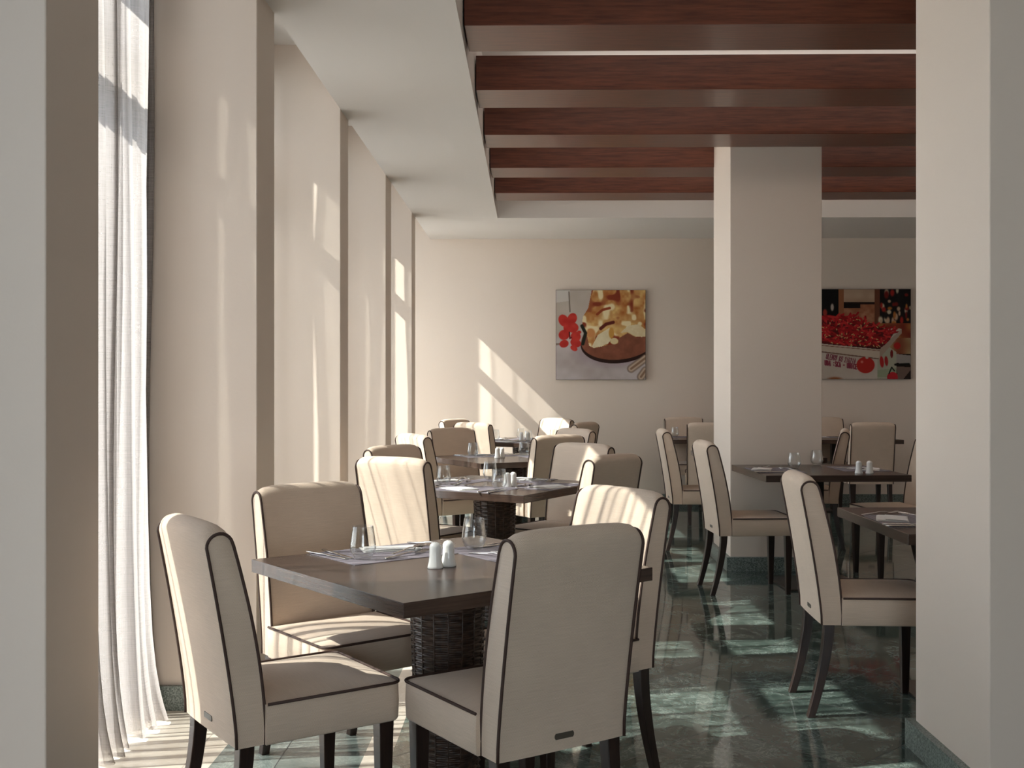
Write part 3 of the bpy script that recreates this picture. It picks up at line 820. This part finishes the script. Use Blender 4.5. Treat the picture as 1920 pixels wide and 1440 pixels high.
def pie_print():
    s = Ras()
    s.put(np.ones_like(s.x), cmap(s.fbm(5, 3), (172, 158, 152), (205, 196, 196)))
    s.put(np.clip((s.y-0.42)/0.1, 0, 1), cmap(s.fbm(3, 9), (168, 152, 138), (205, 195, 185)))
    s.put(s.poly([(0.0, 0.86), (0.14, 0.88), (0.16, 1), (0, 1)]), (206, 198, 190))
    s.put(s.line([(0.145, 0.98), (0.155, 0.76)], 0.008), (130, 118, 108))
    s.put(s.line([(0.0, 0.395), (0.06, 0.40)], 0.012), (140, 120, 110))
    # soft violet shade on the cloth round the board
    s.put(0.5*s.ell(0.62, 0.30, 0.5, 0.2, 0, 0.5), (150, 128, 140))
    # round board and its dark rim
    s.put(s.ell(0.70, 0.415, 0.43, 0.235, 0.10, 0.02), (44, 22, 16))
    s.put(s.ell(0.70, 0.445, 0.425, 0.225, 0.10, 0.02), cmap(s.fbm(9, 21), (112, 62, 44), (158, 98, 74)))
    # bake
    cake = s.poly([(0.30, 0.70), (0.36, 0.80), (0.40, 1.0), (1.0, 1.0), (1.0, 0.48), (0.90, 0.47), (0.80, 0.52), (0.70, 0.46), (0.69, 0.40), (0.60, 0.39), (0.42, 0.35), (0.37, 0.38), (0.34, 0.52), (0.29, 0.60)])
    f = s.fbm(9, 41)
    s.put(cake, cmap(f*1.5-0.25, (168, 96, 44), (232, 196, 128)))
    s.put(cake*np.clip((s.noise(16, 51)-0.55)*5, 0, 1), (240, 222, 176))
    s.put(cake*np.clip((s.noise(13, 61)-0.68)*6, 0, 1), (138, 58, 34))
    s.put(cake*s.ell(0.56, 0.53, 0.13, 0.10, 0.5, 0.3)*0.0, (0, 0, 0))
    s.put(s.poly([(0.40, 0.37), (0.47, 0.50), (0.60, 0.58), (0.62, 0.45), (0.58, 0.40), (0.42, 0.35)]), cmap(s.fbm(14, 71), (218, 200, 158), (244, 232, 200)))
    s.put(s.ell(0.65, 0.43, 0.05, 0.04, 0, 0.2), (226, 206, 158))
    s.put(s.ell(0.62, 0.52, 0.035, 0.07, 0, 0.3), (206, 150, 70))
    s.put(s.poly([(0.72, 0.52), (0.80, 0.60), (0.92, 0.62), (1, 0.56), (1, 0.48), (0.9, 0.48), (0.8, 0.53)]), cmap(s.fbm(12, 81), (212, 186, 138), (240, 226, 190)))
    s.put(s.line([(0.50, 0.57), (0.56, 0.62), (0.64, 0.64)], 0.018), (96, 34, 22))
    s.put(s.line([(0.46, 0.73), (0.52, 0.78), (0.60, 0.80)], 0.014), (150, 66, 36))
    s.put(s.ell(0.39, 0.52, 0.055, 0.06, 0, 0.3), (206, 140, 84))
    s.put(s.line([(0.29, 0.60), (0.33, 0.52), (0.30, 0.40)], 0.018), (34, 34, 24))
    # red geranium
    for cx, cy, rx, ry, an in [(0.085, 0.66, 0.058, 0.075, 0.5), (0.18, 0.68, 0.055, 0.07, -0.4), (0.19, 0.58, 0.065, 0.06, 0), (0.09, 0.50, 0.065, 0.06, 0.2), (0.22, 0.48, 0.06, 0.06, 0), (0.22, 0.41, 0.065, 0.05, -0.4), (0.09, 0.40, 0.055, 0.045, 0.3), (0.26, 0.53, 0.025, 0.02, 0), (0.13, 0.58, 0.05, 0.06, 0), (0.20, 0.35, 0.045, 0.03, -0.5)]:
        s.put(s.ell(cx, cy, rx, ry, an, 0.12), cmap(s.noise(20, 7), (178, 40, 34), (202, 62, 50)))
    s.put(s.line([(0.15, 0.53), (0.155, 0.46), (0.17, 0.47)], 0.007), (92, 20, 22))
    # cutlery handles at the lower right
    for (x0, y0_), (x1, y1_) in (((0.84, 0.12), (1.0, 0.24)), ((0.95, 0.03), (1.0, 0.10))):
        s.put(s.line([(x0, y0_), (x1, y1_)], 0.042), (96, 74, 60))
        s.put(s.line([(x0, y0_), (x1, y1_)], 0.034), (196, 172, 150))
        s.put(s.line([(x0, y0_), (x1, y1_)], 0.012), (140, 110, 88))
    return s.a
STROKES = {
 'U': [[(0, 1), (0, .1), (.4, 0), (.8, .1), (.8, 1)]], 'N': [[(0, 0), (0, 1), (.8, 0), (.8, 1)]], 'I': [[(.4, 0), (.4, 1)]],
 'C': [[(.8, .9), (.2, 1), (0, .5), (.2, 0), (.8, .1)]], 'E': [[(.8, 1), (0, 1), (0, 0), (.8, 0)], [(0, .5), (.6, .5)]],
 'A': [[(0, 0), (.4, 1), (.8, 0)], [(.15, .4), (.65, .4)]], 'W': [[(0, 1), (.2, 0), (.4, .8), (.6, 0), (.8, 1)]],
 'P': [[(0, 0), (0, 1), (.7, .9), (.7, .55), (0, .5)]], 'D': [[(0, 0), (0, 1), (.6, .9), (.8, .5), (.6, .1), (0, 0)]],
 'S': [[(.8, .9), (.3, 1), (.05, .75), (.75, .3), (.5, 0), (0, .1)]], 'K': [[(0, 0), (0, 1)], [(.8, 1), (0, .5), (.8, 0)]],
 ':': [[(.4, .2), (.4, .28)], [(.4, .7), (.4, .78)]], '-': [[(.1, .5), (.7, .5)]], 'L': [[(0, 1), (0, 0), (.7, 0)]],
 'B': [[(0, 0), (0, 1), (.7, .85), (.1, .5), (.8, .2), (0, 0)]], 'G': [[(.8, .9), (.2, 1), (0, .4), (.4, 0), (.8, .2), (.8, .5), (.5, .5)]],
 'V': [[(0, 1), (.4, 0), (.8, 1)]], 'R': [[(0, 0), (0, 1), (.7, .85), (.6, .55), (0, .5), (.8, 0)]], 'M': [[(0, 0), (.1, 1), (.4, .4), (.7, 1), (.8, 0)]],
 '2': [[(0, .8), (.4, 1), (.75, .75), (0, 0), (.8, 0)]], 'O': [[(.4, 0), (0, .5), (.4, 1), (.8, .5), (.4, 0)]],
}
def pepper_print():
    s = Ras()
    s.put(np.ones_like(s.x), cmap(s.fbm(9, 2), (22, 14, 12), (60, 34, 26)))
    def rect(x0, x1, y0_, y1_, c): s.put(((s.x > x0) & (s.x < x1) & (s.y > y0_) & (s.y < y1_)).astype(float), c)
    rect(0.0, 0.22, 0.70, 1.0, (18, 16, 16)); rect(0.20, 0.26, 0.55, 1, (150, 96, 66))
    rect(0.26, 0.60, 0.86, 1, cmap(s.noise(14, 8), (172, 140, 116), (196, 168, 142)))
    rect(0.26, 0.60, 0.62, 0.83, cmap(s.fbm(10, 4), (120, 62, 40), (196, 140, 106)))
    rect(0.26, 0.44, 0.79, 0.84, (26, 16, 14)); rect(0.60, 0.66, 0.5, 1, (112, 66, 46))
    rect(0.66, 1.0, 0.60, 1.0, (26, 18, 17))
    rnd = random.Random(4)
    for _ in range(46):
        c = rnd.choice([(168, 42, 34), (196, 160, 130), (206, 190, 160), (120, 30, 26), (180, 110, 50), (30, 24, 22)])
        s.put(s.ell(rnd.uniform(0.66, 1), rnd.uniform(0.52, 1.0), rnd.uniform(0.012, 0.035), rnd.uniform(0.02, 0.06), 0, 0.5), c)
    rect(0.64, 1.0, 0.46, 0.62, cmap(s.noise(12, 13), (120, 40, 28), (176, 130, 70)))
    rect(0.72, 1.0, 0.28, 0.46, cmap(s.noise(8, 17), (128, 60, 40), (188, 182, 130)))
    s.put(s.ell(0.85, 0.37, 0.045, 0.045, 0, 0.3), (182, 40, 34))
    s.put(s.ell(0.13, 0.80, 0.022, 0.05, 0, 0.4), (190, 176, 160)); s.put(s.ell(0.05, 0.74, 0.03, 0.05, 0, 0.4), (150, 52, 40))
    # crate
    s.put(s.poly([(0, 0), (0, 0.32), (0.63, 0.24), (0.63, 0)]), cmap(s.fbm(4, 31), (176, 160, 146), (200, 188, 176)))
    s.put(s.poly([(0.63, 0), (0.63, 0.25), (0.76, 0.36), (0.84, 0.30), (0.84, 0.0)]), (170, 166, 146))
    s.put(s.poly([(0.60, 0.57), (0.90, 0.56), (0.68, 0.34), (0.62, 0.34)]), (186, 176, 158))
    heap = s.poly([(0, 0.40), (0, 0.64), (0.10, 0.69), (0.28, 0.70), (0.42, 0.68), (0.55, 0.60), (0.66, 0.58), (0.82, 0.52), (0.74, 0.40), (0.66, 0.34), (0.3, 0.37)])
    s.put(heap, (86, 18, 20))
    rnd = random.Random(8)
    for _ in range(330):
        x, y = rnd.uniform(0, 0.80), rnd.uniform(0.36, 0.70)
        a = rnd.uniform(0, PI); L = rnd.uniform(0.03, 0.065); b2 = a+rnd.uniform(-0.8, 0.8)
        i = min(s.n-1, int(x*s.n)); j = min(s.n-1, int((1-y)*s.n))
        if heap[j, i] < 0.5: continue
        p = [(x, y), (x+L*math.cos(a), y+L*math.sin(a)*0.6), (x+L*math.cos(a)+L*0.7*math.cos(b2), y+(L*math.sin(a)+L*0.7*math.sin(b2))*0.6)]
        c = rnd.choice([(186, 34, 38), (160, 26, 32), (204, 52, 50), (138, 20, 26)])
        s.put(s.line(p, 0.0095), c)
        if rnd.random() < 0.4: s.put(s.line([p[0], (p[0][0]-0.02*math.cos(a), p[0][1]-0.014*math.sin(a))], 0.0045), (196, 178, 110))
    s.put(s.poly([(0, 0.395), (0.66, 0.33), (0.66, 0.235), (0, 0.315)]), (196, 178, 160))
    s.put(s.line([(0, 0.375), (0.66, 0.315)], 0.004), (132, 96, 80))
    s.put(s.poly([(0.66, 0.33), (0.90, 0.56), (0.90, 0.51), (0.70, 0.28), (0.66, 0.235)]), (168, 146, 130))
    s.put(s.line([(0, 0.305), (0.64, 0.225)], 0.006), (110, 78, 64))
    # lettering on the crate
    def text(t, x, y, h, dx, slope, c, wd, ital=0.0):
        for ch in t:
            for st in STROKES.get(ch, []):
                s.put(s.line([(x+px*dx*0.8+py*ital, y+py*h) for px, py in st], wd), c)
            x += dx; y += slope*dx
    text('ULENUV BU 2IG2IA', 0.06, 0.225, 0.055, 0.0205, -0.18, (122, 62, 74), 0.0045, 0.012)
    text('UDA :SKA - UNICE', 0.05, 0.155, 0.052, 0.0225, -0.13, (128, 48, 66), 0.0060)
    # tomatoes printed on the crate
    s.put(s.ell(0.50, 0.155, 0.105, 0.095, 0, 0.08), (176, 42, 34)); s.put(s.ell(0.46, 0.19, 0.02, 0.02, 0, 0.5), (206, 110, 96))
    s.put(s.ell(0.515, 0.24, 0.02, 0.02, 0, 0.3), (186, 170, 156))
    s.put(s.ell(0.68, 0.19, 0.025, 0.07, 0.1, 0.2), (168, 36, 34)); s.put(s.ell(0.73, 0.20, 0.022, 0.06, 0.1, 0.2), (150, 34, 34))
    s.put(s.ell(0.79, 0.28, 0.018, 0.05, 0, 0.2), (110, 28, 30))
    s.put(s.poly([(0.63, 0.02), (0.84, 0.02), (0.84, 0.12), (0.63, 0.10)]), (150, 158, 130))
    s.put(s.ell(0.80, 0.02, 0.065, 0.06, 0, 0.1), (180, 36, 44)); s.put(s.line([(0.76, 0.06), (0.79, 0.13), (0.82, 0.09)], 0.007), (20, 24, 18))
    s.put(s.poly([(0.84, 0.18), (1, 0.16), (1, 0.26), (0.84, 0.28)]), (158, 148, 142)); s.put(s.line([(0.83, 0.16), (0.98, 0.165)], 0.012), (24, 18, 16))
    s.put(s.poly([(0.86, 0.0), (0.84, 0.14), (1, 0.13), (1, 0.0)]), (118, 96, 86)); s.put(s.poly([(0.92, 0.0), (1, 0.10), (1, 0.0)]), (40, 26, 22))
    s.put(s.ell(0.16, 0.0, 0.10, 0.03, 0, 0.6), (150, 90, 56)); s.put(s.ell(0.0, 0.09, 0.02, 0.03, 0, 0.6), (150, 100, 70))
    return s.a

def canvas(x0, x1, z0, z1, img, label, expo=0.9):
    n = img.shape[0]; yb = YB-0.035
    root = empty('canvas_print', (x0+(x1-x0)/2, YB-0.001, z0))
    hw, h = (x1-x0)/2, z1-z0
    MB().box(-hw, hw, -0.034, 0, 0, h).build('stretched_canvas', M['canvas_edge'], root, bevel=0.002)
    me = bpy.data.meshes.new('printed_face')
    vs = [(-hw+0.003+(2*hw-0.006)*i/n, -0.0352, 0.003+(h-0.006)*j/n) for j in range(n+1) for i in range(n+1)]
    fs = [(j*(n+1)+i, j*(n+1)+i+1, (j+1)*(n+1)+i+1, (j+1)*(n+1)+i) for j in range(n) for i in range(n)]
    me.from_pydata(vs, [], fs)
    at = me.color_attributes.new('print', 'FLOAT_COLOR', 'CORNER')
    lc = np.where(img <= 0.04045, img/12.92, ((img+0.055)/1.055)**2.4)*expo
    lc = lc[::-1]     # row 0 at the bottom
    col = np.ones((n*n, 4, 4), dtype=np.float32); col[:, :, :3] = lc.reshape(n*n, 1, 3)
    at.data.foreach_set('color', col.reshape(-1))
    me.materials.append(M['print'])
    o = bpy.data.objects.new('printed_face', me); C.objects.link(o); o.parent = root
    tag(root, label, 'picture')
canvas(0.2955, 1.309, 1.389, 2.402, pie_print(), 'square canvas print of a baked pie on a board with red flowers')
canvas(3.268, 4.282, 1.395, 2.408, pepper_print(), 'square canvas print of red chilli peppers in a white crate')
